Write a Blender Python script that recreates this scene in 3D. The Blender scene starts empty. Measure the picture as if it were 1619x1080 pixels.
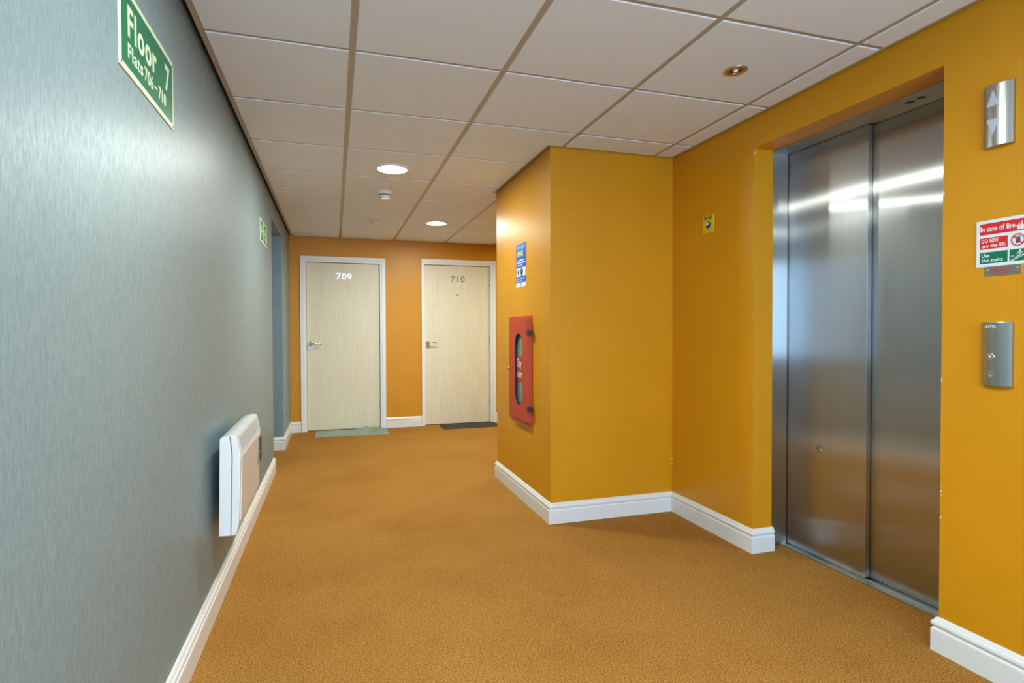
import bpy, bmesh, math, random
from mathutils import Vector, Matrix
random.seed(7)
PI = math.pi
SC = bpy.context.scene
C = SC.collection

# ------------------------------------------------------------------ camera
cam_d = bpy.data.cameras.new('camera'); cam = bpy.data.objects.new('camera', cam_d); C.objects.link(cam)
cam_d.sensor_fit = 'HORIZONTAL'; cam_d.sensor_width = 36; cam_d.lens = 903.26/1619*36
cam_d.clip_start = .02
r_ = (0.95468679, -0.29759765, -0.00296278); u_ = (0.00807999, 0.01596637, 0.99983988); f_ = (0.2975027, 0.95455786, -0.01764747)
cam.matrix_world = Matrix(((r_[0], u_[0], -f_[0], 0), (r_[1], u_[1], -f_[1], 0), (r_[2], u_[2], -f_[2], 1.2046), (0, 0, 0, 1)))
SC.camera = cam

# ------------------------------------------------------------------ world, lights, exposure
w = bpy.data.worlds.new('sky'); SC.world = w; w.use_nodes = True
w.node_tree.nodes['Background'].inputs[0].default_value = (.45, .65, 1, 1)
w.node_tree.nodes['Background'].inputs[1].default_value = 1.0
SC.view_settings.view_transform = 'Standard'; SC.view_settings.look = 'None'
SC.view_settings.exposure = 0.04; SC.view_settings.gamma = 1; SC.view_settings.use_curve_mapping = False

def area(name, loc, rot, sx, sy, power, col, shape='RECTANGLE', spread=PI):
    l = bpy.data.lights.new(name, 'AREA'); l.shape = shape; l.size = sx
    if shape in ('RECTANGLE', 'ELLIPSE'): l.size_y = sy
    l.energy = power; l.color = col; l.spread = spread
    o = bpy.data.objects.new(name, l); C.objects.link(o); o.location = loc; o.rotation_euler = rot
    return o
# daylight through the window behind the camera and the window of the side lobby
area('daylight_rear', (.8, -2.08, 1.5), (PI/2, 0, 0), 1.9, 1.5, 205, (.43, .68, 1))
area('daylight_lobby', (-2.55, 5.78, 1.3), (0, -PI/2, 0), 1.4, .8, 5, (.42, .66, 1))
LAMP_POWER = 30
LAMP_COL = (.92, 1.0, .93)
LAMPS = [(.398, 4.073), (1.035, 5.968), (.40, 1.47), (.40, -.6), (3.0, 5.968)]

# ------------------------------------------------------------------ materials
def mat(name, col, rough=.5, metal=0, spec=.5, emit=None, estr=0):
    m = bpy.data.materials.new(name); m.use_nodes = True
    b = m.node_tree.nodes['Principled BSDF']
    b.inputs['Base Color'].default_value = (*col, 1); b.inputs['Roughness'].default_value = rough
    b.inputs['Metallic'].default_value = metal; b.inputs['Specular IOR Level'].default_value = spec
    if emit: b.inputs['Emission Color'].default_value = (*emit, 1); b.inputs['Emission Strength'].default_value = estr
    return m
def N(m, t, **k):
    n = m.node_tree.nodes.new(t)
    for a, b in k.items():
        if a in n.inputs: n.inputs[a].default_value = b
        else: setattr(n, a, b)
    return n
def L(m, a, b): m.node_tree.links.new(a, b)
def P(m): return m.node_tree.nodes['Principled BSDF']
def coords(m, scale=(1, 1, 1), kind='Object'):
    tc = N(m, 'ShaderNodeTexCoord'); mp = N(m, 'ShaderNodeMapping'); mp.inputs['Scale'].default_value = scale
    L(m, tc.outputs[kind], mp.inputs['Vector']); return mp.outputs['Vector']
def noise(m, vec, scale, detail=3, rough=.5):
    n = N(m, 'ShaderNodeTexNoise'); n.inputs['Scale'].default_value = scale; n.inputs['Detail'].default_value = detail
    n.inputs['Roughness'].default_value = rough; L(m, vec, n.inputs['Vector']); return n.outputs['Fac']
def ramp(m, fac, stops):
    n = N(m, 'ShaderNodeValToRGB'); L(m, fac, n.inputs['Fac']); e = n.color_ramp.elements
    while len(e) < len(stops): e.new(.5)
    for q, (p, c) in zip(e, stops): q.position = p; q.color = (*c, 1) if len(c) == 3 else c
    return n.outputs['Color']
def mix(m, fac, a, b, mode='MIX'):
    n = N(m, 'ShaderNodeMix'); n.data_type = 'RGBA'; n.blend_type = mode
    for s, v in ((n.inputs[0], fac), (n.inputs[6], a), (n.inputs[7], b)):
        if hasattr(v, 'links'): L(m, v, s)
        elif isinstance(v, tuple): s.default_value = (*v, 1)
        else: s.default_value = v
    return n.outputs[2]
def bump(m, h, strength, dist=.001):
    n = N(m, 'ShaderNodeBump'); n.inputs['Strength'].default_value = strength; n.inputs['Distance'].default_value = dist
    L(m, h, n.inputs['Height']); L(m, n.outputs['Normal'], P(m).inputs['Normal'])

def paint(name, col, rough=.42, chips=None):
    m = mat(name, col, rough, spec=.35)
    v = coords(m)
    big = noise(m, v, 1.7, 4, .6)
    c = mix(m, ramp(m, big, [(.35, (0, 0, 0)), (.7, (1, 1, 1))]), tuple(x*.95 for x in col), tuple(min(1, x*1.03) for x in col))
    if chips:       # worn corner beads: white plaster showing along the edge lines (x, y) given
        tc = N(m, 'ShaderNodeTexCoord'); sp = N(m, 'ShaderNodeSeparateXYZ'); L(m, tc.outputs['Object'], sp.inputs[0])
        tot = None
        for (cx, cy, wd) in chips:
            cm = N(m, 'ShaderNodeCombineXYZ'); L(m, sp.outputs[0], cm.inputs[0]); L(m, sp.outputs[1], cm.inputs[1])
            d = N(m, 'ShaderNodeVectorMath', operation='DISTANCE'); L(m, cm.outputs[0], d.inputs[0]); d.inputs[1].default_value = (cx, cy, 0)
            lt = N(m, 'ShaderNodeMath', operation='LESS_THAN'); L(m, d.outputs['Value'], lt.inputs[0]); lt.inputs[1].default_value = wd
            if tot is None: tot = lt.outputs[0]
            else:
                mx = N(m, 'ShaderNodeMath', operation='MAXIMUM'); L(m, tot, mx.inputs[0]); L(m, lt.outputs[0], mx.inputs[1]); tot = mx.outputs[0]
        nz = noise(m, v, 34, 3, .7)
        gt = N(m, 'ShaderNodeMath', operation='GREATER_THAN'); L(m, nz, gt.inputs[0]); gt.inputs[1].default_value = .655
        ml = N(m, 'ShaderNodeMath', operation='MULTIPLY'); L(m, tot, ml.inputs[0]); L(m, gt.outputs[0], ml.inputs[1])
        c = mix(m, ml.outputs[0], c, (.8, .78, .7))
    L(m, c, P(m).inputs['Base Color'])
    bump(m, noise(m, v, 260, 2), .12, .0006)
    return m

ORANGE = (.65, .283, .005)
M = {}
M['orange'] = paint('ochre_wall_paint', ORANGE, .40, [(1.288, 3.327, .009), (2.159, 2.554, .007), (2.159, 3.327, .004), (2.159, 1.554, .006)])
m = M['paper'] = mat('grey_textured_wallpaper', (.27, .31, .32), .38, spec=.55)
v = coords(m, (460, 460, 60)); f1 = noise(m, v, 1, 3, .6); v2 = coords(m, (150, 150, 30)); f2 = noise(m, v2, 1, 2)
fs = mix(m, .4, f1, f2)
L(m, ramp(m, fs, [(.3, (.145, .215, .235)), (.7, (.255, .345, .37))]), P(m).inputs['Base Color'])
L(m, ramp(m, fs, [(.3, (.50, .50, .50)), (.75, (.32, .32, .32))]), P(m).inputs['Roughness'])
bump(m, fs, .45, .0012)
m = M['carpet'] = mat('orange_brown_carpet', (.45, .22, .05), .95, spec=.1)
v = coords(m); a = noise(m, v, 175, 5, .85); b = noise(m, v, 1.6, 5, .6); st = noise(m, coords(m, (1.3, .8, 1)), 5, 4, .7)
c = ramp(m, a, [(.38, (.14, .052, .011)), (.5, (.37, .168, .034)), (.62, (.70, .37, .10))])
c = mix(m, ramp(m, b, [(.42, (0, 0, 0)), (.68, (1, 1, 1))]), c, (.88, .85, .80), 'MULTIPLY')
c = mix(m, ramp(m, st, [(.62, (0, 0, 0)), (.8, (.55, .55, .55))]), c, (.62, .56, .5), 'MULTIPLY')
L(m, c, P(m).inputs['Base Color']); P(m).inputs['Sheen Weight'].default_value = 0; P(m).inputs['Specular IOR Level'].default_value = .0; bump(m, a, .6, .0025)
m = M['tile'] = mat('mineral_fibre_tile', (.72, .70, .68), .9, spec=.15)
v = coords(m); n1 = noise(m, v, 180, 3, .7); L(m, ramp(m, n1, [(.35, (.76, .83, .91)), (.6, (.81, .87, .94))]), P(m).inputs['Base Color']); bump(m, n1, .35, .001)
M['tbar'] = mat('cream_grid_metal', (.42, .37, .29), .45)
M['void'] = mat('shaded_ceiling_void', (.012, .011, .010), .9, spec=.1)  # near-black backing colour stands in for the shade in the ceiling's edge gaps
m = M['skirt'] = mat('white_gloss_skirting', (.78, .79, .76), .28)
v = coords(m); k = noise(m, v, 26, 4, .7)
L(m, ramp(m, k, [(.25, (.62, .61, .56)), (.36, (.78, .79, .76))]), P(m).inputs['Base Color'])
M['frame'] = mat('white_door_frame_paint', (.84, .85, .84), .35)
m = M['birch'] = mat('pale_birch_veneer', (.70, .60, .42), .42)
v = coords(m, (44, 44, 1.8)); g = noise(m, v, 1.4, 5, .65); v2 = coords(m, (7, 7, .5)); g2 = noise(m, v2, 1, 3)
c = mix(m, g2, ramp(m, g, [(.3, (.69, .62, .42)), (.6, (.79, .73, .54))]), ramp(m, g, [(.3, (.74, .67, .47)), (.7, (.82, .77, .59))]))
L(m, c, P(m).inputs['Base Color']); bump(m, g, .1, .0005)
m = M['steel'] = mat('brushed_stainless_steel', (.5, .5, .5), .30, 1)
v = coords(m, (300, 300, 2.2)); s = noise(m, v, 1, 4, .6); b2 = noise(m, coords(m, (2.2, 2.2, .8)), 1.6, 3)
L(m, ramp(m, s, [(.3, (.49, .50, .49)), (.7, (.54, .55, .54))]), P(m).inputs['Base Color'])
L(m, mix(m, b2, ramp(m, s, [(.3, (.27, .27, .27)), (.7, (.31, .31, .31))]), (.30, .30, .30)), P(m).inputs['Roughness'])
P(m).inputs['Anisotropic'].default_value = 0
tg = N(m, 'ShaderNodeTangent'); tg.direction_type = 'UV_MAP'; L(m, tg.outputs[0], P(m).inputs['Tangent'])
ga = N(m, 'ShaderNodeBsdfAnisotropic'); ga.distribution = 'GGX'; ga.inputs['Roughness'].default_value = .26; ga.inputs['Anisotropy'].default_value = .87; ga.inputs['Rotation'].default_value = .25; ga.inputs['Color'].default_value = (.55, .565, .56, 1)
L(m, tg.outputs[0], ga.inputs['Tangent']); ms = N(m, 'ShaderNodeMixShader'); ms.inputs[0].default_value = .72; L(m, P(m).outputs[0], ms.inputs[1]); L(m, ga.outputs[0], ms.inputs[2]); L(m, ms.outputs[0], m.node_tree.nodes['Material Output'].inputs[0])
P(m).inputs['Anisotropic Rotation'].default_value = 0
bump(m, s, .02, .0003)
M['steel_plain'] = mat('satin_steel', (.50, .52, .50), .30, 1)
M['steel_dark'] = mat('worn_dim_steel', (.34, .34, .32), .4, 1)
M['chrome'] = mat('polished_chrome', (.75, .77, .80), .14, 1)
M['bright_steel'] = mat('bright_satin_metal', (.80, .82, .84), .36, 1)
M['brass'] = mat('aged_brass', (.55, .38, .14), .3, 1)
M['black'] = mat('black_plastic', (.012, .014, .017), .4)
M['dark'] = mat('dark_grey', (.05, .055, .06), .5)
M['white'] = mat('white_plastic', (.80, .82, .80), .35)
M['cream'] = mat('ivory_plastic', (.70, .66, .56), .45)
M['heater'] = mat('white_enamel', (.80, .82, .81), .3)
M['heater_panel'] = mat('warm_reflection_panel', (.70, .66, .62), .35)  # beige tint stands in for warm reflections on the white heater front
M['vent'] = mat('pale_grey_grille', (.40, .43, .44), .4)
M['red'] = mat('red_enamel', (.50, .050, .012), .5)
M['red_print'] = mat('red_print', (.68, .012, .016), .4)
M['green_print'] = mat('green_print', (.0, .16, .075), .35)
M['leaf_green'] = mat('exit_sign_green', (.02, .22, .04), .4)
M['photolum'] = mat('photoluminescent_cream', (.68, .78, .55), .4)
M['sign_white'] = mat('white_sign_plastic', (.76, .80, .82), .3)
M['white_print'] = mat('white_print', (.85, .87, .87), .4)
M['blue_print'] = mat('blue_print', (.015, .11, .62), .3)
M['light_blue_print'] = mat('light_blue_print', (.12, .34, .80), .3)
M['yellow_print'] = mat('yellow_print', (.62, .72, .08), .35)
M['yellow'] = mat('yellow_plastic', (.75, .56, .02), .35)
M['grey_print'] = mat('grey_print', (.35, .42, .40), .4)
M['teal_print'] = mat('dark_teal_print', (.03, .08, .08), .4)
M['frost'] = mat('frosted_green_glass', (.15, .26, .19), .18, spec=.6)
M['mat_sage'] = mat('sage_doormat', (.30, .36, .29), .95, spec=.1)
m = M['mat_sage']; v = coords(m, (1, 34, 1)); k = noise(m, v, 2, 2); L(m, ramp(m, k, [(.35, (.20, .25, .20)), (.6, (.38, .45, .37))]), P(m).inputs['Base Color']); bump(m, noise(m, coords(m), 300, 2), .6, .003)
m = M['mat_dark'] = mat('charcoal_doormat', (.06, .055, .045), .95, spec=.1)
k = noise(m, coords(m), 120, 3); L(m, ramp(m, k, [(.3, (.03, .027, .022)), (.7, (.11, .095, .075))]), P(m).inputs['Base Color']); bump(m, k, .8, .004)
M['lamp'] = mat('lamp_diffuser', (1, 1, 1), .4, emit=(.97, 1, .95), estr=5)
M['glow'] = mat('button_glow', (.8, .8, .7), .3, emit=(1, .95, .8), estr=.6)
m = M['glass'] = bpy.data.materials.new('window_glass'); m.use_nodes = True
nt = m.node_tree; nt.nodes.remove(P(m)); tr = N(m, 'ShaderNodeBsdfTransparent'); gl = N(m, 'ShaderNodeBsdfGlossy'); gl.inputs['Roughness'].default_value = .03
ms = N(m, 'ShaderNodeMixShader'); ms.inputs[0].default_value = .06; L(m, tr.outputs[0], ms.inputs[1]); L(m, gl.outputs[0], ms.inputs[2]); L(m, ms.outputs[0], nt.nodes['Material Output'].inputs[0])

# ------------------------------------------------------------------ helpers
class MB:
    def __init__(s): s.v = []; s.f = []; s.smooth = []
    def face(s, pts, sm=False):
        i = len(s.v); s.v += [tuple(p) for p in pts]; s.f.append(tuple(range(i, i+len(pts)))); s.smooth.append(sm)
    def box(s, x0, x1, y0, y1, z0, z1):
        x0, x1 = sorted((x0, x1)); y0, y1 = sorted((y0, y1)); z0, z1 = sorted((z0, z1)); i = len(s.v)
        s.v += [(x, y, z) for z in (z0, z1) for y in (y0, y1) for x in (x0, x1)]
        for q in ((0, 2, 3, 1), (4, 5, 7, 6), (0, 1, 5, 4), (2, 6, 7, 3), (0, 4, 6, 2), (1, 3, 7, 5)): s.f.append(tuple(i+k for k in q)); s.smooth.append(False)
        return s
    def prism(s, poly, y0, y1, sm=False):     # polygon of (x, z), extruded along y
        n = len(poly); i = len(s.v); s.v += [(x, y0, z) for x, z in poly] + [(x, y1, z) for x, z in poly]
        s.f.append(tuple(range(i, i+n))); s.smooth.append(False); s.f.append(tuple(range(i+2*n-1, i+n-1, -1))); s.smooth.append(False)
        for k in range(n): l = (k+1) % n; s.f.append((i+k, i+n+k, i+n+l, i+l)); s.smooth.append(sm)
        return s
    def rings(s, rings, cap0=True, cap1=True, closed=True, sm=True):
        i = len(s.v); n = len(rings[0])
        for r in rings: s.v += [tuple(p) for p in r]
        for a in range(len(rings)-1):
            for k in range(n if closed else n-1):
                l = (k+1) % n; s.f.append((i+a*n+k, i+a*n+l, i+(a+1)*n+l, i+(a+1)*n+k)); s.smooth.append(sm)
        if cap0: s.f.append(tuple(i+k for k in reversed(range(n)))); s.smooth.append(False)
        if cap1: s.f.append(tuple(i+(len(rings)-1)*n+k for k in range(n))); s.smooth.append(False)
        return s
    def lathe(s, prof, c=(0, 0, 0), axis='z', n=40, cap0=True, cap1=True):
        R = []
        for (r, h) in prof:
            ring = []
            for k in range(n):
                a = 2*PI*k/n; p, q = r*math.cos(a), r*math.sin(a)
                ring.append((c[0]+p, c[1]+q, c[2]+h) if axis == 'z' else (c[0]+p, c[1]-h, c[2]+q) if axis == 'y' else (c[0]+h, c[1]+p, c[2]+q))
            R.append(ring)
        return s.rings(R, cap0, cap1)
    def tube(s, pts, rad, n=12):
        pts = [Vector(p) for p in pts]; R = []
        rad = rad if isinstance(rad, (list, tuple)) else [rad]*len(pts)
        for k, p in enumerate(pts):
            t = (pts[min(k+1, len(pts)-1)]-pts[max(k-1, 0)]).normalized()
            up = Vector((0, 0, 1)) if abs(t.z) < .9 else Vector((1, 0, 0)); a = t.cross(up).normalized(); b = a.cross(t)
            R.append([p+rad[k]*(a*math.cos(2*PI*j/n)+b*math.sin(2*PI*j/n)) for j in range(n)])
        return s.rings(R)
    def stroke(s, pts, wd, y0, y1):           # flat mitre-free stroke in the x-z plane
        for (ax, az), (bx, bz) in zip(pts[:-1], pts[1:]):
            d = math.hypot(bx-ax, bz-az) or 1e-9; nx, nz = -(bz-az)/d*wd/2, (bx-ax)/d*wd/2
            s.prism([(ax+nx, az+nz), (ax-nx, az-nz), (bx-nx, bz-nz), (bx+nx, bz+nz)], y0, y1)
        for (ax, az) in pts: s.prism([(ax+wd/2*math.cos(2*PI*k/10), az+wd/2*math.sin(2*PI*k/10)) for k in range(10)], y0, y1)
        return s
    def mesh(s, name, m, uv=False, bevel=0, seg=2, weld=False):
        me = bpy.data.meshes.new(name); me.from_pydata(s.v, [], s.f)
        for p, q in zip(me.polygons, s.smooth): p.use_smooth = q
        bm = bmesh.new(); bm.from_mesh(me)
        if weld or bevel: bmesh.ops.remove_doubles(bm, verts=bm.verts, dist=1e-6)
        bmesh.ops.recalc_face_normals(bm, faces=bm.faces)
        if bevel:
            ed = [e for e in bm.edges if len(e.link_faces) == 2 and e.calc_face_angle(0) > .5]
            bmesh.ops.bevel(bm, geom=ed, offset=bevel, segments=seg, profile=.6, affect='EDGES', clamp_overlap=True)
        if uv:
            ul = bm.loops.layers.uv.new('UVMap')
            for f in bm.faces:
                n = f.normal
                for l in f.loops:
                    c = l.vert.co; l[ul].uv = (c.y if abs(n.x) > .7 else c.x, c.z if abs(n.z) < .7 else c.y)
        bm.to_mesh(me); bm.free(); me.materials.append(m); me.update(); return me
    def obj(s, name, m, parent=None, **k):
        return link(name, s.mesh(name, m, **k), parent)
def link(name, me, parent=None, loc=(0, 0, 0)):
    o = bpy.data.objects.new(name, me); C.objects.link(o); o.location = loc
    if parent: o.parent = parent
    return o
def tag(o, label=None, cat=None, group=None, kind=None):
    for k, q in (('label', label), ('category', cat), ('group', group), ('kind', kind)):
        if q: o[k] = q
    return o
def thing(name, label, cat, loc=(0, 0, 0), rz=0, group=None, kind=None):
    o = bpy.data.objects.new(name, None); C.objects.link(o); o.location = loc; o.rotation_euler = (0, 0, rz); o.empty_display_size = .1
    return tag(o, label, cat, group, kind)
def box(name, m, parent, *b, **k): return MB().box(*b).obj(name, m, parent, **k)
def text(name, s, size, x, z, y, m, parent, width=None, bold=.02, align='LEFT', th=.0003, height=None):
    cu = bpy.data.curves.new(name, 'FONT'); cu.body = s; cu.size = size; cu.offset = bold*size; cu.extrude = th; cu.align_x = align; cu.resolution_u = 3; cu.space_character = 1.10
    t = bpy.data.objects.new(name, cu); C.objects.link(t); bpy.context.view_layer.update()
    me = bpy.data.meshes.new_from_object(t.evaluated_get(bpy.context.evaluated_depsgraph_get())); bpy.data.objects.remove(t); bpy.data.curves.remove(cu)
    xs = [q.co.x for q in me.vertices]; zs = [q.co.y for q in me.vertices]
    sx = width/(max(xs)-min(xs)) if width else 1; sz = height/max(zs) if height else 1
    ox = min(xs) if width and align == 'LEFT' else 0
    for q in me.vertices: q.co = ((q.co.x-ox)*sx+x, y-q.co.z, q.co.y*sz+z)
    me.materials.clear(); me.materials.append(m); me.name = name
    return link(name, me, parent)

# ------------------------------------------------------------------ plan of the place (metres)
XL, XC, XR = -.502, 1.288, 2.159
YC, YC2, YE = 3.327, 4.55, 7.29
YN, XE, H, TOP = -1.9, 4.6, 2.35, 2.62
OY0, OY1, OZ = 5.28, 6.27, 2.18
LY0, LY1, LZ = 1.554, 2.554, 2.182
XLOB = -2.4
def S(name, label, cat, m, boxes, **k):
    b = MB()
    for q in boxes: b.box(*q)
    return tag(b.obj(name, m, None, **k), label, cat, None, 'structure')

S('floor', 'orange-brown speckled carpet covering the whole hallway floor', 'floor', M['carpet'], [(-2.5, XE+.1, YN-.1, YE+.1, -.1, 0)])
S('wall_left', 'long grey wallpapered wall on the left carrying the heater and green signs', 'wall', M['paper'],
  [(XL-.12, XL, YN, OY0, 0, TOP), (XL-.12, XL, OY1, YE, 0, TOP), (XL-.12, XL, OY0, OY1, OZ, TOP)])
S('wall_lobby', 'grey wallpapered walls inside the opening at the end of the left wall', 'wall', M['paper'],
  [(XLOB, XL-.12, OY0-.12, OY0, 0, TOP), (XLOB, XL-.12, OY1, OY1+.12, 0, TOP),
   (XLOB-.12, XLOB, OY0-.12, OY1+.12, 0, .6), (XLOB-.12, XLOB, OY0-.12, OY1+.12, 2.0, TOP), (XLOB-.12, XLOB, OY0-.12, 5.38, .6, 2.0), (XLOB-.12, XLOB, 6.18, OY1+.12, .6, 2.0)])
DF = (-.312, .548, 1.108, 1.972)     # leaf edges of the two flat doors
S('wall_far', 'ochre end wall around the two birch doors', 'wall', M['orange'],
  [(XL-.12, DF[0]-.03, YE, YE+.12, 0, TOP), (DF[1]+.03, DF[2]-.03, YE, YE+.12, 0, TOP), (DF[3]+.03, XE, YE, YE+.12, 0, TOP),
   (DF[0]-.03, DF[1]+.03, YE, YE+.12, 2.08, TOP), (DF[2]-.03, DF[3]+.03, YE, YE+.12, 2.09, TOP)])
S('wall_column', 'ochre boxed-out wall corner carrying the red riser cabinet', 'wall', M['orange'], [(XC, XE, YC, YC2, 0, TOP)])
S('wall_right', 'ochre wall in the right foreground carrying the fire notice and call panel', 'wall', M['orange'],
  [(XR, XR+.125, YN, LY0, 0, TOP)])
S('wall_right_far', 'ochre wall between the lift and the boxed-out corner, carrying the yellow notice', 'wall', M['orange'], [(XR, XR+.125, LY1, YC, 0, TOP)])
S('wall_over_lift', 'ochre wall strip above the lift opening', 'wall', M['orange'], [(XR, XR+.125, LY0, LY1, LZ, TOP)])
S('wall_light_block', 'added light-blocking walls hidden behind the lift doors', 'wall', M['dark'],
  [(2.62, 2.7, 1.2, 2.95, 0, TOP), (XR+.125, 2.62, 1.2, 1.28, 0, TOP), (XR+.125, 2.62, 2.87, 2.95, 0, TOP)])  # unseen shell added to stop sky light leaking round the lift doors
S('wall_near', 'ochre wall with a window behind the viewer', 'wall', M['orange'],
  [(XL-.12, -.1, YN-.12, YN, 0, TOP), (1.7, XR+.125, YN-.12, YN, 0, TOP), (-.1, 1.7, YN-.12, YN, 0, .8), (-.1, 1.7, YN-.12, YN, 2.15, TOP)])
S('wall_end_right', 'ochre wall closing the side corridor', 'wall', M['orange'], [(XE, XE+.1, YC, YE+.12, 0, TOP)])
def window(name, label, loc, rz, wd, h):
    t = thing(name, label, 'window', loc, rz, kind='structure')
    b = MB()
    for q in ((0, .05, 0, h), (wd-.05, wd, 0, h), (wd/2-.025, wd/2+.025, 0, h), (0, wd, 0, .05), (0, wd, h-.05, h)): b.box(q[0], q[1], -.03, .03, q[2], q[3])
    b.obj('window_frame', M['frame'], t)
    for a in (.05, wd/2+.025): box('pane', M['glass'], t, a, a+wd/2-.075, -.004, .004, .05, h-.05)
window('window_1', 'white two-pane window behind the viewer', (-.1, YN-.06, .8), 0, 1.8, 1.35)
window('window_2', 'white window at the end of the side lobby', (XLOB-.06, 5.38, .6), PI/2, .8, 1.4)

# ------------------------------------------------------------------ skirting boards
PROF = [(0, 0), (.018, 0), (.018, .082), (.0165, .086), (.0115, .088), (.0115, .093), (.0155, .096), (.0180, .101), (.0180, .107), (.0155, .113), (.0110, .117), (.009, .122), (.0055, .127), (0, .129)]
def skirt(name, label, pts, side, parent=None):
    # pts: wall-face corners in plan; side +1 puts the board to the left of the walking direction
    rr = []
    P2 = [Vector(p) for p in pts]
    for k, p in enumerate(P2):
        d0 = (p-P2[k-1]).normalized() if k else None; d1 = (P2[k+1]-p).normalized() if k < len(P2)-1 else None
        ns = [Vector((-d.y, d.x))*side for d in (d0, d1) if d is not None]
        n = ns[0] if len(ns) == 1 else (ns[0]+ns[1])/(1+ns[0].dot(ns[1]))
        rr.append([(p.x+n.x*o, p.y+n.y*o, z) for o, z in PROF])
    b = MB(); b.rings(rr, sm=False)
    return tag(b.obj(name, M['skirt'], None), label, 'skirting', None, 'structure')
skirt('baseboard_left', 'white moulded skirting along the grey wall under the heater', [(XL, YN), (XL, OY0)], -1)
skirt('baseboard_lobby', 'white skirting turning out of the side opening to the end wall corner', [(XLOB, OY1), (XL, OY1), (XL, YE), (-.386, YE)], -1)
skirt('baseboard_far', 'short white skirting between the two flat doors', [(.618, YE), (1.066, YE)], -1)
skirt('baseboard_far_right', 'white skirting right of the second flat door', [(2.046, YE), (XE, YE)], -1)
skirt('baseboard_column', 'white skirting wrapping the ochre corner and running to the lift', [(XE, YC2), (XC, YC2), (XC, YC), (XR, YC), (XR, LY1), (2.292, LY1)], -1)
skirt('baseboard_right', 'white skirting in the bottom right corner below the call panel', [(XR+.07, LY0), (XR, LY0), (XR, YN)], -1)

# ------------------------------------------------------------------ suspended ceiling
ceil = S('ceiling', 'suspended ceiling of white square tiles in a cream grid', 'ceiling', M['void'], [(XLOB-.12, XE+.1, YN-.12, YE+.12, H+.05, H+.17)])
T = .6424; BX = .08; BY = 2.4261; G = .013
XS = [XL+.042] + [BX+T*k for k in range(0, 8) if BX+T*k < XE-.05] + [XE-.02]
XS = [XL+.042-G] + [BX+T*k for k in range(0, 7)] + [XE]
YS = [YN] + [BY+.64*k for k in range(-7, 8)] + [YE-.012]
def solid(x0, x1, y0, y1):       # clip a tile rectangle against the built-out walls: list of rectangles left over
    rects = [(x0, x1, y0, y1)]
    for (a0, a1, b0, b1) in ((XC-.026, 99, YC-.026, YC2+.026), (XR-.026, 99, -99, YC)):
        out = []
        for (p0, p1, q0, q1) in rects:
            i0, i1, j0, j1 = max(p0, a0), min(p1, a1), max(q0, b0), min(q1, b1)
            if i0 >= i1 or j0 >= j1: out.append((p0, p1, q0, q1)); continue
            if p0 < i0: out.append((p0, i0, q0, q1))
            if i1 < p1: out.append((i1, p1, q0, q1))
            if q0 < j0: out.append((i0, i1, q0, j0))
            if j1 < q1: out.append((i0, i1, j1, q1))
        rects = out
    return [r for r in rects if r[1]-r[0] > .012 and r[3]-r[2] > .012]
shared = {}
def tile_mesh(w_, d_):
    key = (round(w_, 3), round(d_, 3))
    if key not in shared:
        e = .0035; b = MB()
        def rg(i, z): return [(i, i, z), (w_-i, i, z), (w_-i, d_-i, z), (i, d_-i, z)]
        b.rings([rg(0, .020), rg(0, .0025), rg(e*.7, 0)], cap0=True, cap1=True, sm=False)
        shared[key] = b.mesh('ceiling_tile', M['tile'])
    return shared[key]
for i in range(len(XS)-1):
    for j in range(len(YS)-1):
        a, b_, c, d = XS[i]+G, XS[i+1]-G, YS[j]+G*.8, YS[j+1]-G*.8
        full = solid(a, b_, c, d)
        # an L-shaped remainder is one cut tile: several solids joined into one mesh
        if not full: continue
        if len(full) == 1:
            r = full[0]; link('ceiling_tile', tile_mesh(r[1]-r[0], r[3]-r[2]), ceil, (r[0], r[2], H-.0035))
        else:
            q = MB()
            for r in full: q.box(r[0], r[1], r[2], r[3], H-.0035, H+.0165)
            q.obj('ceiling_tile', M['tile'], ceil)
for x in XS[1:-1]:               # main runners
    for r in solid(x-G, x+G, YN, YE): box('grid_bar', M['tbar'], ceil, r[0], r[1], r[2], r[3], H, H+.006)
for y in YS[1:-1]:               # cross tees
    for i in range(len(XS)-1):
        for r in solid(XS[i]+G, XS[i+1]-G, y-G*.8, y+G*.8): box('grid_bar', M['tbar'], ceil, r[0], r[1], r[2], r[3], H+.0005, H+.0065)
def etrim(a0, a1, b0, b1): box('edge_trim', M['tbar'], ceil, a0, a1, b0, b1, H-.001, H+.006)
etrim(XL+.021, XL+.041, YN, YE)
etrim(XL+.041, XE, YE-.026, YE-.012)
etrim(XC-.026, XC-.009, YC-.026, YC2+.026); etrim(XC-.009, XR-.009, YC-.026, YC-.009); etrim(XC-.006, XE, YC2+.006, YC2+.022)
etrim(XR-.026, XR-.009, YN, YC-.026)
# lobby ceiling
tag(box('ceiling_lobby', M['tile'], None, XLOB, XL-.12, OY0, OY1, H-.05, H+.04), 'plain pale ceiling of the side lobby', 'ceiling', None, 'structure')

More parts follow.
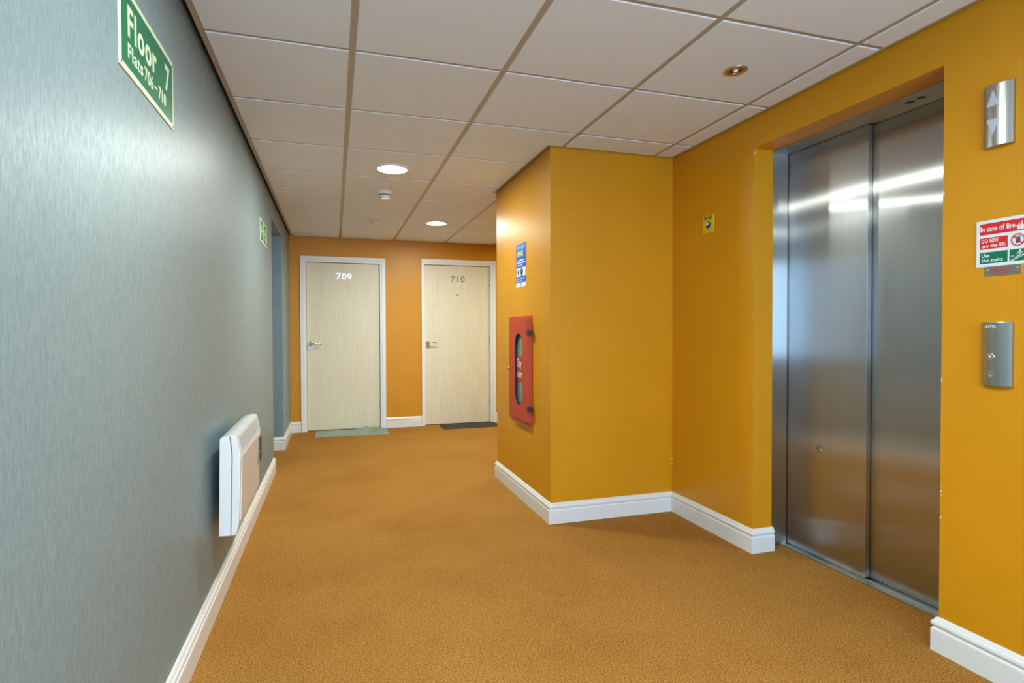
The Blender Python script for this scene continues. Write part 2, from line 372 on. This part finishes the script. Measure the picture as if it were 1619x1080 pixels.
# ------------------------------------------------------------------ flat doors
def flat_door(name, label, x0, x1, wl, wr, top, digits, dark, idx):
    t = thing(name, label, 'door', (x0, YE, 0), 0, kind='structure'); wd = x1-x0; Y = -.016
    # architrave: stepped moulding, one part each side
    def arch(parts):
        b = MB()
        for q in parts: b.box(*q)
        return b.obj('architrave', M['frame'], t)
    arch([(-wl, -wl*.42, Y, 0, 0, top+.072), (-wl*.42, -.004, Y+.009, .0, 0, top+.03)])
    arch([(wd+wr*.42, wd+wr, Y, 0, 0, top+.072), (wd+.004, wd+wr*.42, Y+.009, 0, 0, top+.03)])
    arch([(-wl*.42, wd+wr*.42, Y, 0, top+.03, top+.072), (-.004, wd+.004, Y+.009, 0, top+.004, top+.03)])
    b = MB(); b.box(-.03, -.003, 0, .12, 0, top+.03); b.box(wd+.003, wd+.03, 0, .12, 0, top+.03); b.box(-.003, wd+.003, 0, .12, top+.004, top+.03)
    b.box(-.003, .012, .078, .12, 0, top+.004); b.box(wd-.012, wd+.003, .078, .12, 0, top+.004); b.box(.012, wd-.012, .078, .12, top-.01, top+.004)
    b.obj('door_jamb', M['frame'], t)
    box('threshold', M['dark'], t, 0, wd, .034, .12, 0, .006)
    leaf = box('door_leaf', M['birch'], t, 0, wd, .033, .077, .008, top, bevel=.0015, seg=1)
    nm = text('door_number', digits, .106, wd/2+.005, 1.848, .0335, M['steel_dark'] if dark else M['bright_steel'], leaf, bold=.012, align='CENTER', th=.004, height=.078)  # bright and dark metal copies stand in for the digits' chrome reflections
    for q in nm.data.vertices: q.co.x = (q.co.x-wd/2-.005)*1.12+wd/2+.005
    b = MB(); b.lathe([(.011, 0), (.011, .003), (.008, .005)], (wd/2, .033, 1.682), 'y', 20); b.obj('peephole', M['brass'] if not dark else M['steel_dark'], leaf)
    h = MB(); hx, hz = .042, 1.062
    h.lathe([(.027, 0), (.027, .007), (.023, .010), (.011, .011), (.010, .045)], (hx, .033, hz), 'y', 28)
    h.tube([(hx, -.010, hz), (hx+.012, -.022, hz+.001), (hx+.035, -.026, hz+.001), (hx+.085, -.024, hz-.002), (hx+.118, -.018, hz-.006), (hx+.128, -.010, hz-.010)], [.011, .0105, .009, .008, .007, .005])
    hd = h.obj('door_handle', M['chrome'], leaf)
    b = MB(); b.lathe([(.026, 0), (.026, .006), (.022, .009)], (hx+.001, .033, hz-.052 if not dark else hz-.045), 'y', 28); b.obj('escutcheon', M['chrome'], leaf)
    z = hz-.052 if not dark else hz-.045
    b = MB(); b.box(hx-.004, hx+.006, .0215, .0245, z-.012, z+.012); b.obj('keyhole', M['dark'], leaf)
    for hzz in (.25, 1.05, 1.80):
        b = MB(); b.lathe([(.006, 0), (.006, .09)], (wd+.001, .030, hzz), 'z', 12); b.obj('hinge', M['steel_plain'], t)
flat_door('door_1', 'pale birch door numbered 709, the left one on the far wall', DF[0], DF[1], .069, .068, 2.045, '709', False, 1)
flat_door('door_2', 'pale birch door numbered 710, the right one partly behind the ochre corner', DF[2], DF[3], .040, .072, 2.058, '710', True, 2)

# ------------------------------------------------------------------ door mats
def doormat(name, label, m, w_, d_, loc, wrinkle):
    nx, ny = 70, 34; b = MB(); top = []; 
    def hgt(x, y):
        z = .007 + .0007*math.sin(y*160)
        if wrinkle:
            for (cx, amp, wd, sl) in ((.60, .034, .030, .30), (.675, .020, .022, -.25), (.52, .014, .03, .5), (.74, .010, .02, .1)):
                z += amp*math.exp(-((x-cx-sl*(y-d_))/wd)**2)*min(1, max(0, y/d_))**1.2
        return z
    for j in range(ny+1): top.append([(w_*i/nx, d_*j/ny, hgt(w_*i/nx, d_*j/ny)) for i in range(nx+1)])
    i0 = len(b.v)
    for r in top: b.v += r
    for j in range(ny):
        for i in range(nx):
            k = i0+j*(nx+1)+i; b.f.append((k, k+1, k+nx+2, k+nx+1)); b.smooth.append(True)
    edge = [(i, 0) for i in range(nx)] + [(nx, j) for j in range(ny)] + [(i, ny) for i in range(nx, 0, -1)] + [(0, j) for j in range(ny, 0, -1)]
    for k, (i, j) in enumerate(edge):
        i2, j2 = edge[(k+1) % len(edge)]; p, q = top[j][i], top[j2][i2]
        b.face([p, (p[0], p[1], .0005), (q[0], q[1], .0005), q])
    b.face([(0, 0, .0005), (0, d_, .0005), (w_, d_, .0005), (w_, 0, .0005)])
    o = b.obj(name, m, None, weld=True); o.location = loc; return tag(o, label, 'doormat')
o = doormat('doormat', 'rucked sage green striped mat in front of door 709', M['mat_sage'], .835, .44, (-.222, 6.835, 0), True); o.rotation_euler.z = .004
doormat('doormat', 'flat charcoal mat in front of door 710', M['mat_dark'], .72, .33, (1.285, 6.945, 0), False)

# ------------------------------------------------------------------ lift
lift = thing('lift_entrance', 'stainless steel lift entrance with two sliding panels on the right', 'lift', (0, 0, 0))
SY0, SY1 = LY0-.04, LY1+.045
def ST(name, bx, label=None, bevel=.001):
    b = MB()
    for q in bx: b.box(*q)
    o = b.obj(name, M['steel'], lift, uv=True, bevel=bevel, seg=1)
    if label: o['label'] = label
    return o
ST('door_jamb', [(2.292, 2.425, SY1, SY1+.03, 0, 2.215), (2.286, 2.294, SY1-.022, SY1+.03, 0, 2.215)])
ST('door_jamb', [(2.292, 2.425, SY0-.03, SY0, 0, 2.215), (2.286, 2.294, SY0-.03, SY0+.018, 0, 2.215)])
ST('door_head', [(2.296, 2.50, SY0, SY1, 2.185, 2.215), (2.284, 2.298, SY0, SY1, 2.176, 2.215)])
for q in (1.79, 1.84): box('sensor', M['black'], lift, 2.36, 2.383, q, q+.025, 2.1825, 2.185)
p1 = ST('door_panel', [(2.432, 2.458, 2.102, 2.63, .012, 2.182)], 'front sliding steel panel on the left')
p2 = ST('door_panel', [(2.464, 2.488, 1.50, 2.135, .012, 2.182)], 'rear sliding steel panel on the right')
b = MB(); b.lathe([(.0105, 0), (.0105, .0015), (.007, .003), (.006, .001)], (0, 0, 0), 'y', 24); kh = b.obj('key_hole', M['chrome'], p1); kh.location = (2.4322, 2.371, .576); kh.rotation_euler.z = -PI/2
b = MB(); b.lathe([(.026, 0), (.024, .0008), (.012, .0012)], (0, 0, 0), 'y', 24); kh = b.obj('dent_ring', M['steel_plain'], p1); kh.location = (2.4325, 2.371, .588); kh.rotation_euler.z = -PI/2
b = MB(); b.box(2.392, 2.425, SY0, SY1, 0, .006); b.box(2.425, 2.44, SY0, SY1, 0, .002); b.box(2.44, 2.462, SY0, SY1, 0, .006); b.box(2.462, 2.47, SY0, SY1, 0, .002); b.box(2.47, 2.52, SY0, SY1, 0, .006)
b.obj('sill', M['steel_plain'], lift)
box('gap_shade_strip', M['dark'], lift, 2.278, 2.287, SY1-.042, SY1-.02, .13, 2.18)  # dark strip stands in for the shade in the gap beside the jamb

# wall-side fittings: local x to the right seen from the room, z up, -y out of the wall
RW = -PI/2
def fitting(name, label, cat, y_left, z, right=True, x=None):
    return thing(name, label, cat, ((XR if right else XL) if x is None else x, y_left, z), RW if right else PI/2)
def bowed(w_, h_, edge, mid, z0=0, n=16):
    prof = [(0, .0)] + [(w_*k/n, -(edge+(mid-edge)*(1-(2*k/n-1)**2))) for k in range(n+1)] + [(w_, 0)]
    b = MB(); i = .0022
    def rg(s, z): return [((x-w_/2)*s+w_/2, y*s, z) for x, y in prof]
    b.rings([rg(.965, z0), rg(1, z0+i), rg(1, z0+h_-i), rg(.965, z0+h_)], sm=False); return b
lan = fitting('lift_indicator', 'bowed steel lift direction indicator with two arrows, high on the wall', 'indicator', 1.412, 1.826)
bd = bowed(.092, .210, .010, .024).obj('body', M['steel_plain'], lan)
def tri(up, zc):
    b = MB(); s = 1 if up else -1
    b.prism([(.020, zc-.026*s), (.056, zc-.026*s), (.038, zc+.026*s)], -.020, -.0265); return b
M['arrow'] = mat('pale_lilac_arrow', (.52, .54, .60), .35)
tri(True, .162).obj('arrow', M['arrow'], lan); tri(False, .066).obj('arrow', M['arrow'], lan)
cal = fitting('lift_call_panel', 'bowed steel call panel with one round button, right of the lift', 'call panel', 1.410, 1.014)
bowed(.094, .218, .010, .024).obj('body', M['steel_plain'], cal)
b = MB(); b.lathe([(.0125, -.004), (.0125, .0045), (.0105, .0060), (.008, .0055), (.004, .0068)], (.038, -.0205, .1), 'y', 28); bt = b.obj('button', M['chrome'], cal)
b = MB(); b.lathe([(.003, 0), (.002, .001)], (.038, -.027, .1), 'y', 14); b.obj('button_light', M['glow'], bt)
text('lettering', 'OTIS', .014, .0225, .197, -.0246, M['sign_white'], cal, width=.030, bold=.02)
text('lettering', 'PUSH', .006, .032, .046, -.0246, M['grey_print'], cal, width=.014, bold=0)
b = MB(); b.stroke([(.032, .040), (.038, .030), (.044, .040)], .0012, -.0215, -.0250); b.obj('engraved_arrow', M['grey_print'], cal)

# fire notice
fs_ = fitting('fire_notice', 'white red and green fire notice beside the lift, cut by the photo edge', 'sign', 1.435, 1.4225)
box('backing', M['sign_white'], fs_, 0, .167, -.003, 0, 0, .160)
for (m_, a, b_, c, d) in (('red_print', .012, .155, .110, .149), ('red_print', .012, .098, .061, .0995), ('green_print', .012, .098, .011, .050), ('green_print', .104, .155, .011, .050)):
    box('print_panel', M[m_], fs_, a, b_, -.0036, -.003, c, d)
text('lettering', 'In case of fire', .026, .0145, .122, -.004, M['white_print'], fs_, width=.105, bold=.014, height=.018)
text('lettering', 'DO NOT', .017, .018, .083, -.004, M['white_print'], fs_, width=.054, bold=.014, height=.0125)
text('lettering', 'use the lift', .017, .018, .0665, -.004, M['white_print'], fs_, width=.073, bold=.014, height=.0125)
text('lettering', 'Use', .017, .018, .033, -.004, M['white_print'], fs_, width=.025, bold=.014, height=.0125)
text('lettering', 'the stairs', .017, .018, .0165, -.004, M['white_print'], fs_, width=.066, bold=.014, height=.0125)
b = MB(); cx, cz = .1285, .0805      # prohibition ring
ri = lambda r: [(cx+r*math.cos(2*PI*k/36), cz+r*math.sin(2*PI*k/36)) for k in range(36)]
o1, i1 = ri(.0205), ri(.0172)
for k in range(36): l = (k+1) % 36; b.prism([o1[k], o1[l], i1[l], i1[k]], -.003, -.0042)
b.stroke([(cx-.0125, cz+.0125), (cx+.0125, cz-.0125)], .0032, -.003, -.0044); b.obj('prohibition_ring', M['red_print'], fs_)
b = MB(); b.box(cx-.0065, cx+.0065, -.0038, -.003, cz-.011, cz+.008); b.box(cx-.008, cx+.008, -.0038, -.003, cz+.010, cz+.0125); b.obj('lift_symbol', M['teal_print'], fs_)
def flames(b, x, z, s, y0, y1):
    for (a, h) in ((0, .8), (.28, 1.0), (.55, .75)):
        b.prism([(x+a*s, z), (x+(a+.26)*s, z), (x+(a+.30)*s, z+h*.4*s), (x+(a+.17)*s, z+.6*h*s), (x+(a+.20)*s, z+h*s), (x+(a+.02)*s, z+.55*h*s), (x+(a-.05)*s, z+.3*h*s)], y0, y1)
b = MB(); flames(b, .127, .114, .030, -.0036, -.0042); b.stroke([(.121, .128), (.128, .124)], .003, -.0036, -.0042); b.obj('flame_symbol', M['white_print'], fs_)
def runner(b, x, z, s, y0, y1):   # running figure about s tall
    b.prism([(x+.05*s+.11*s*math.cos(2*PI*k/14), z+.88*s+.11*s*math.sin(2*PI*k/14)) for k in range(14)], y0, y1)
    b.stroke([(x, z+.72*s), (x-.08*s, z+.40*s)], .17*s, y0, y1)
    b.stroke([(x+.02*s, z+.70*s), (x+.22*s, z+.55*s), (x+.34*s, z+.66*s)], .085*s, y0, y1); b.stroke([(x-.02*s, z+.70*s), (x-.24*s, z+.66*s), (x-.30*s, z+.48*s)], .085*s, y0, y1)
    b.stroke([(x-.06*s, z+.38*s), (x+.16*s, z+.24*s), (x+.10*s, z+.02*s)], .10*s, y0, y1); b.stroke([(x-.10*s, z+.38*s), (x-.20*s, z+.16*s), (x-.42*s, z+.12*s)], .10*s, y0, y1)
b = MB(); runner(b, .134, .0215, .026, -.0036, -.0042); b.stroke([(.109, .0145), (.118, .0145), (.118, .0195), (.128, .0195), (.128, .0245), (.140, .0245), (.140, .0295), (.153, .0295)], .003, -.0036, -.0042)
b.stroke([(.1105, .0275), (.1145, .0275)], .0045, -.0036, -.0042); b.obj('stairs_symbol', M['white_print'], fs_)
pl = fitting('small_nameplate', 'small worn metal plate with red print under the fire notice', 'plate', 1.408, 1.390)
box('plate', M['steel_dark'], pl, 0, .108, -.0022, 0, 0, .040)
for i, s in enumerate(('IN EMERGENCY CONTACT', 'LIFT MAINTENANCE', 'TELEPHONE')):
    text('lettering', s, .007, .018, .020-.007*i, -.0026, M['red_print'], pl, width=.070-.01*i, bold=.01, height=.0042)
for x in (.008, .098):
    b = MB(); b.lathe([(.004, 0), (.004, .0015), (.002, .002)], (x, -.0022, .021), 'y', 14); b.obj('screw', M['chrome'], pl)

# yellow notice left of the lift
yn = fitting('security_notice', 'small yellow notice with a round black and white emblem', 'sign', 2.992, 1.795)
MB().box(0, .102, -.004, 0, 0, .104).obj('backing', M['yellow'], yn, bevel=.0015)
text('lettering', 'SMILE YOU ARE', .012, .012, .090, -.0045, M['black'], yn, width=.078, bold=.03, height=.0075)
text('lettering', 'ON CAMERA', .012, .014, .079, -.0045, M['black'], yn, width=.074, bold=.03, height=.0075)
b = MB(); b.lathe([(.0255, 0), (.0255, .0006)], (.052, -.004, .046), 'y', 32); b.obj('emblem_ring', M['mat_sage'], yn)
b = MB(); b.lathe([(.0195, .0006), (.0195, .0012), (.012, .004), (.004, .0052)], (.052, -.004, .046), 'y', 32); b.obj('emblem', M['black'], yn)
b = MB(); b.prism([(.052+.0125*math.cos(a)-.002, .052+.009*math.sin(a)) for a in [2*PI*k/20 for k in range(20)]], -.0082, -.0105); b.obj('emblem_highlight', M['sign_white'], yn)
for x, z in ((.018, .012), (.084, .012), (.082, .050)):
    b = MB(); b.lathe([(.0035, 0), (.003, .001)], (x, -.004, z), 'y', 12); b.obj('screw', M['dark'], yn)
text('lettering', 'CCTV', .008, .038, .010, -.0045, M['green_print'], yn, width=.026, bold=.02, height=.006)

# ------------------------------------------------------------------ dry riser cabinet (on the column's left face)
CW_, CH_ = .503, .757
cab = fitting('dry_riser_cabinet', 'red metal dry riser cabinet with an oval window on the ochre corner', 'cabinet', 4.170, .556, x=XC)
MB().box(0, CW_, -.012, 0, 0, CH_).obj('back_frame', M['red'], cab, bevel=.003)
DX0, DX1, DZ0, DZ1 = .070-.02, .070+.470, .026, .734
def stadium(cx, cz, hw, hh, n=16):
    return [(cx+hw*math.cos(PI*k/n), cz+hh-hw+hw*math.sin(PI*k/n)) for k in range(n+1)] + [(cx+hw*math.cos(PI+PI*k/n), cz-hh+hw+hw*math.sin(PI+PI*k/n)) for k in range(n+1)]
ocx, ocz, ohw, ohh = .318, .381, .088, .256
st_ = stadium(ocx, ocz, ohw, ohh)
b = MB(); y0, y1 = -.040, -.0125
def outer(p):
    dx, dz = p[0]-ocx, p[1]-ocz; t = min(((DX1-ocx) if dx > 0 else (ocx-DX0))/max(abs(dx), 1e-6), ((DZ1-ocz) if dz > 0 else (ocz-DZ0))/max(abs(dz), 1e-6)); return (ocx+dx*t, ocz+dz*t)
inn = st_; out = [outer(p) for p in inn]
corners = {0: (DX1, DZ1), 1: (DX0, DZ1), 2: (DX0, DZ0), 3: (DX1, DZ0)}
for k in range(len(inn)):
    l = (k+1) % len(inn); p, q, r, s = inn[k], inn[l], out[l], out[k]
    extra = [c for c in corners.values() if abs(s[0]-r[0]) > 1e-5 and abs(s[1]-r[1]) > 1e-5 and min(s[0], r[0])-1e-6 <= c[0] <= max(s[0], r[0])+1e-6 and min(s[1], r[1])-1e-6 <= c[1] <= max(s[1], r[1])+1e-6]
    poly = [p, q, r] + extra[:1] + [s]
    b.face([(a, y0, c) for a, c in poly]); b.face([(a, y1, c) for a, c in reversed(poly)])
    b.face([(p[0], y0, p[1]), (p[0], y1, p[1]), (q[0], y1, q[1]), (q[0], y0, q[1])])
    ol = [s] + extra[:1] + [r]
    for (a1, a2) in zip(ol[:-1], ol[1:]): b.face([(a1[0], y0, a1[1]), (a1[0], y1, a1[1]), (a2[0], y1, a2[1]), (a2[0], y0, a2[1])])
dr = b.obj('door', M['red'], cab, weld=True)
b = MB(); b.prism(stadium(ocx, ocz, ohw-.0005, ohh-.0005), -.020, -.0165); gl_ = b.obj('window_pane', M['frost'], dr)
b = MB()                     # dark rubber seal round the oval
s1, s2 = stadium(ocx, ocz, ohw, ohh), stadium(ocx, ocz, ohw-.006, ohh-.006)
for k in range(len(s1)): l = (k+1) % len(s1); b.prism([s1[k], s1[l], s2[l], s2[k]], -.039, -.020)
b.obj('rubber_seal', M['black'], dr)
lx0 = ocx-ohw+.006
box('label_band', M['red'], dr, lx0, ocx+ohw-.006, -.0212, -.020, ocz-.095, ocz+.090)
text('lettering', 'Dry', .075, lx0+.004, ocz+.012, -.0218, M['white_print'], dr, width=.088, bold=.012, height=.060)
text('lettering', 'riser', .075, lx0+.004, ocz-.062, -.0218, M['white_print'], dr, width=.100, bold=.012, height=.050)
b = MB(); b.stroke([(ocx+.052, ocz+.082), (ocx+.066, ocz+.030), (ocx+.046, ocz+.005), (ocx+.066, ocz-.030), (ocx+.052, ocz-.055), (ocx+.068, ocz-.085)], .010, -.0212, -.0225); b.stroke([(ocx+.040, ocz+.05), (ocx+.070, ocz+.055)], .008, -.0212, -.0225); b.obj('hose_symbol', M['white_print'], dr)
b = MB(); b.lathe([(.013, 0), (.013, .006), (.009, .014), (.004, .018)], (DX0+.062, -.040, ocz-.004), 'y', 20); b.obj('lock_knob', M['brass'], dr)
for z in (.120, .640): MB().box(DX1-.040, DX1+.004, -.043, -.010, z-.014, z+.014).obj('hinge', M['black'], dr, bevel=.002)

# ------------------------------------------------------------------ blue poster
po = fitting('poster', 'small blue poster with yellow heading above the red cabinet', 'poster', 4.018, 1.524, x=XC)
box('sheet', M['blue_print'], po, 0, .220, -.0015, 0, 0, .310)
box('print_panel', M['light_blue_print'], po, .012, .195, -.0018, -.0015, .272, .298)
text('lettering', 'BEWARE', .05, .030, .222, -.0022, M['yellow_print'], po, width=.130, bold=.05, height=.038)
text('lettering', 'Keep this building safe', .02, .030, .188, -.0022, M['white_print'], po, width=.140, bold=.03, height=.011)
text('lettering', 'Do not let strangers in', .02, .012, .170, -.0022, M['white_print'], po, width=.190, bold=.04, height=.013)
text('lettering', 'through this door', .02, .034, .153, -.0022, M['white_print'], po, width=.110, bold=.03, height=.010)
box('photo_panel', M['sign_white'], po, .010, .212, -.0019, -.0015, .078, .138)
b = MB(); b.prism([(.055+.022*math.cos(a), .112+.015*math.sin(a)) for a in [2*PI*k/14 for k in range(14)]], -.0018, -.0023); b.box(.045, .066, -.0023, -.0018, .086, .104)
b.prism([(.130+.030*math.cos(a), .112+.024*math.sin(a)) for a in [2*PI*k/14 for k in range(14)]], -.0018, -.0023); b.box(.110, .150, -.0023, -.0018, .080, .100); b.obj('photo_figures', M['teal_print'], po)
text('lettering', 'If you do not know them', .02, .014, .056, -.0022, M['white_print'], po, width=.180, bold=.02, height=.010)
text('lettering', 'do not open', .02, .014, .040, -.0022, M['white_print'], po, width=.120, bold=.03, height=.010)
box('print_panel', M['sign_white'], po, 0, .220, -.0018, -.0015, 0, .030)
box('badge', M['grey_print'], po, .085, .125, -.0021, -.0018, .006, .026)

# ------------------------------------------------------------------ signs on the grey wall
fl = fitting('floor_number_sign', 'green and cream floor sign reading Floor 7, Flats 706 - 710', 'sign', 1.640, 1.869, right=False)
MB().box(0, .500, -.004, 0, 0, .218).obj('backing', M['photolum'], fl, bevel=.0008, seg=1)
box('print_panel', M['green_print'], fl, .016, .484, -.0046, -.004, .016, .202)
text('lettering', 'Floor', .1, .060, .098, -.005, M['photolum'], fl, width=.250, bold=.022, height=.078)
text('lettering', '7', .1, .400, .098, -.005, M['photolum'], fl, width=.048, bold=.022, height=.078)
for s_, x_, w_ in (('Flats', .060, .120), ('706', .195, .078), ('710', .327, .078)): text('lettering', s_, .05, x_, .041, -.005, M['photolum'], fl, width=w_, bold=.018, height=.038)
box('dash', M['photolum'], fl, .286, .314, -.0053, -.0046, .056, .0615)
for x, z in ((.010, .010), (.490, .010), (.010, .208), (.490, .208)):
    b = MB(); b.lathe([(.0045, 0), (.004, .0015)], (x, -.004, z), 'y', 14); b.obj('screw', M['chrome'], fl)
ex = fitting('exit_sign', 'small green running-man exit sign near the end of the grey wall', 'sign', 4.460, 1.865, right=False)
MB().box(0, .440, -.003, 0, 0, .166).obj('backing', M['photolum'], ex, bevel=.0008, seg=1)
box('print_panel', M['leaf_green'], ex, .014, .190, -.0036, -.003, .014, .152)
box('print_panel', M['leaf_green'], ex, .235, .426, -.0036, -.003, .014, .152)
b = MB(); b.stroke([(.160, .083), (.060, .083)], .020, -.0036, -.0042); b.stroke([(.100, .125), (.055, .083), (.100, .041)], .020, -.0036, -.0042); b.obj('arrow_symbol', M['photolum'], ex)
b = MB(); runner(b, .300, .028, .105, -.0036, -.0042); b.box(.350, .405, -.0042, -.0036, .028, .138); b.obj('running_figure', M['photolum'], ex)

# ------------------------------------------------------------------ panel heater on the grey wall
ht = thing('panel_heater', 'white electric panel heater on the grey wall above the skirting', 'heater', (XL, 2.63, .348), PI/2)
HL = .665            # local: x along the wall, -y out, z up
def section(pts, x0, x1):
    b = MB(); b.rings([[(x0, -d, z) for d, z in pts], [(x1, -d, z) for d, z in pts]], sm=False); return b
section([(.036, .002), (.080, 0), (.088, .335), (.083, .395), (.078, .424), (.060, .418), (.044, .412), (.043, .395)], 0, HL).obj('back_case', M['heater'], ht, bevel=.003)
section([(.082, .000), (.103, .004), (.114, .055), (.1235, .340), (.1075, .421), (.082, .4245), (.0865, .395), (.0915, .335)], -.004, HL+.004).obj('front_case', M['heater'], ht, bevel=.004)
# main face panel and the outlet grille on the sloping top of the front
pan = MB(); pan.v = []; 
pan.rings([[(x, -.1150-.0026, .056), (x, -.1235-.0022, .330), (x, -.1215, .330), (x, -.1130, .056)] for x in (.030, HL-.030)], sm=False)
pan.obj('front_panel', M['heater_panel'], ht, bevel=.0006, seg=1)
gr = MB(); gr.rings([[(x, -.1225-.0012, .352), (x, -.1110-.0012, .408), (x, -.1090, .407), (x, -.1205, .351)] for x in (.045, HL-.045)], sm=False)
grl = gr.obj('grille', M['vent'], ht)
sl = MB()
for k in range(7):
    t = (k+.5)/7; yy = -.1225-.0012+t*.0115; zz = .352+t*.056
    sl.box(.048, HL-.048, yy-.0012, yy+.001, zz-.0007, zz+.0007)
sl.obj('louvre', M['heater'], grl)
ctl = MB().box(.555, .650, -.1310, -.1215, .185, .318).obj('control_box', M['steel_plain'], ht, bevel=.002)
b = MB(); b.box(.560, .645, -.1318, -.1310, .190, .313); b.obj('control_face', M['black'], ctl)
b = MB(); b.lathe([(.007, 0), (.006, .002)], (.60, -.1318, .235), 'y', 18); b.obj('knob', M['heater'], ctl)
for x in (.24, HL-.20): box('wall_bracket', M['steel_dark'], ht, x, x+.03, -.040, 0, .08, .36)

# ------------------------------------------------------------------ ceiling fittings
def downlight(x, y, label, grp):
    t = thing('downlight', label, 'light', (x, y, H-.0035), 0, grp)
    b = MB(); b.lathe([(.100, 0), (.118, 0), (.118, -.004), (.110, -.011), (.101, -.012), (.098, -.010), (.0965, -.002)], (0, 0, 0), 'z', 48, False, False)
    b.obj('bezel', M['white'], t)
    b = MB(); b.lathe([(.1, 0), (.0975, -.004), (.05, -.0045), (.001, -.0045)], (0, 0, 0), 'z', 48); b.obj('diffuser', M['lamp'], t)
    l = area('lamp', (0, 0, -.0085), (0, 0, 0), .185, .185, LAMP_POWER, LAMP_COL, 'DISK', PI); l.parent = t
    return t
labs = ['large round lit ceiling lamp nearest the viewer, above the hallway', 'smaller-looking round lit ceiling lamp nearer door 710',
        'round ceiling lamp just above the viewer', 'round ceiling lamp behind the viewer', 'round ceiling lamp in the side corridor']
for (x, y), s in zip(LAMPS, labs): downlight(x, y, s, 'round ceiling lamps')
sp = thing('recessed_spotlight', 'small unlit brass-rimmed spotlight in the ceiling by the lift', 'light', (1.690, 2.117, H-.0035))
b = MB(); b.lathe([(.036, .0005), (.050, 0), (.050, -.003), (.044, -.007), (.036, -.006), (.034, -.001), (.030, .004)], (0, 0, 0), 'z', 40, False, False); b.obj('bezel', M['brass'], sp)
M['brushed_nickel'] = mat('brushed_nickel', (.62, .58, .50), .3, 1); sp.children[0].data.materials[0] = M['brushed_nickel']
b = MB(); b.lathe([(.0335, -.0012), (.030, .0), (.012, .0)], (0, 0, 0), 'z', 32, False, True); b.obj('reflector', M['chrome'], sp)
b = MB(); b.lathe([(.031, -.0015), (.031, -.0055), (.027, -.0055), (.027, -.0015)], (0, 0, 0), 'z', 32, False, False); b.obj('lamp_ring', M['brass'], sp)
b = MB(); b.lathe([(.010, -.0005), (.009, -.006), (.004, -.008)], (0, 0, 0), 'z', 20); b.obj('bulb', mat('spot_bulb_glint', (.9, .9, .85), .2, emit=(1, .97, .85), estr=.15), sp)  # faint glow put into the unlit bulb in place of a bright reflection
sd = thing('smoke_detector', 'white smoke detector with dark slots beyond the first lamp', 'smoke detector', (.406, 4.765, H-.0035))
b = MB(); b.lathe([(.058, 0), (.058, -.012), (.052, -.016)], (0, 0, 0), 'z', 40); b.obj('base', M['white'], sd)
b = MB(); b.lathe([(.046, -.014), (.046, -.020), (.042, -.022), (.042, -.026), (.044, -.028), (.040, -.033), (.036, -.035), (.034, -.038), (.034, -.042), (.030, -.046), (.012, -.050), (.001, -.050)], (0, 0, 0), 'z', 40); b.obj('cap', M['white'], sd)
b = MB(); b.lathe([(.0445, -.0205), (.0445, -.0262)], (0, 0, 0), 'z', 40); b.obj('slot', M['black'], sd)
b = MB(); b.lathe([(.0375, -.0345), (.0355, -.0385)], (0, 0, 0), 'z', 40); b.obj('slot', M['black'], sd)
for k in range(6):
    b = MB()
    a = 2*PI*k/6+PI/2+.05; ca, sa = math.cos(a), math.sin(a)
    p = [(ca*.046, sa*.046), (ca*.034, sa*.034)]; n = (-sa*.0025, ca*.0025)
    b.rings([[(p[0][0]+n[0], p[0][1]+n[1], -.018), (p[0][0]-n[0], p[0][1]-n[1], -.018), (p[1][0]-n[0], p[1][1]-n[1], -.045), (p[1][0]+n[0], p[1][1]+n[1], -.045)],
             [(p[0][0]*.8+n[0], p[0][1]*.8+n[1], -.018), (p[0][0]*.8-n[0], p[0][1]*.8-n[1], -.018), (p[1][0]*.8-n[0], p[1][1]*.8-n[1], -.045), (p[1][0]*.8+n[0], p[1][1]*.8+n[1], -.045)]], sm=False)
    b.obj('rib', M['white'], sd)
for ch in sd.children: ch.scale = (1.08, 1.08, 1.4)
sd = thing('smoke_detector', 'plain cream ceiling detector, the farther one, near door 709', 'smoke detector', (.407, 6.03, H-.0035))
b = MB(); b.lathe([(.052, 0), (.052, -.010), (.047, -.014)], (0, 0, 0), 'z', 36); b.obj('base', M['cream'], sd)
b = MB(); b.lathe([(.043, -.012), (.042, -.026), (.034, -.036), (.020, -.040), (.001, -.040)], (0, 0, 0), 'z', 36); b.obj('cap', M['cream'], sd)

# small worn fixings left in the paint
b = MB(); b.lathe([(.010, 0), (.009, .004), (.004, .006)], (0, 0, 0), 'y', 16)
o = b.obj('wall_plug', M['orange'], None); o.location = (-.464, YE, .168); tag(o, 'tiny painted-over plug on the far wall above the skirting, left of door 709', 'plug')
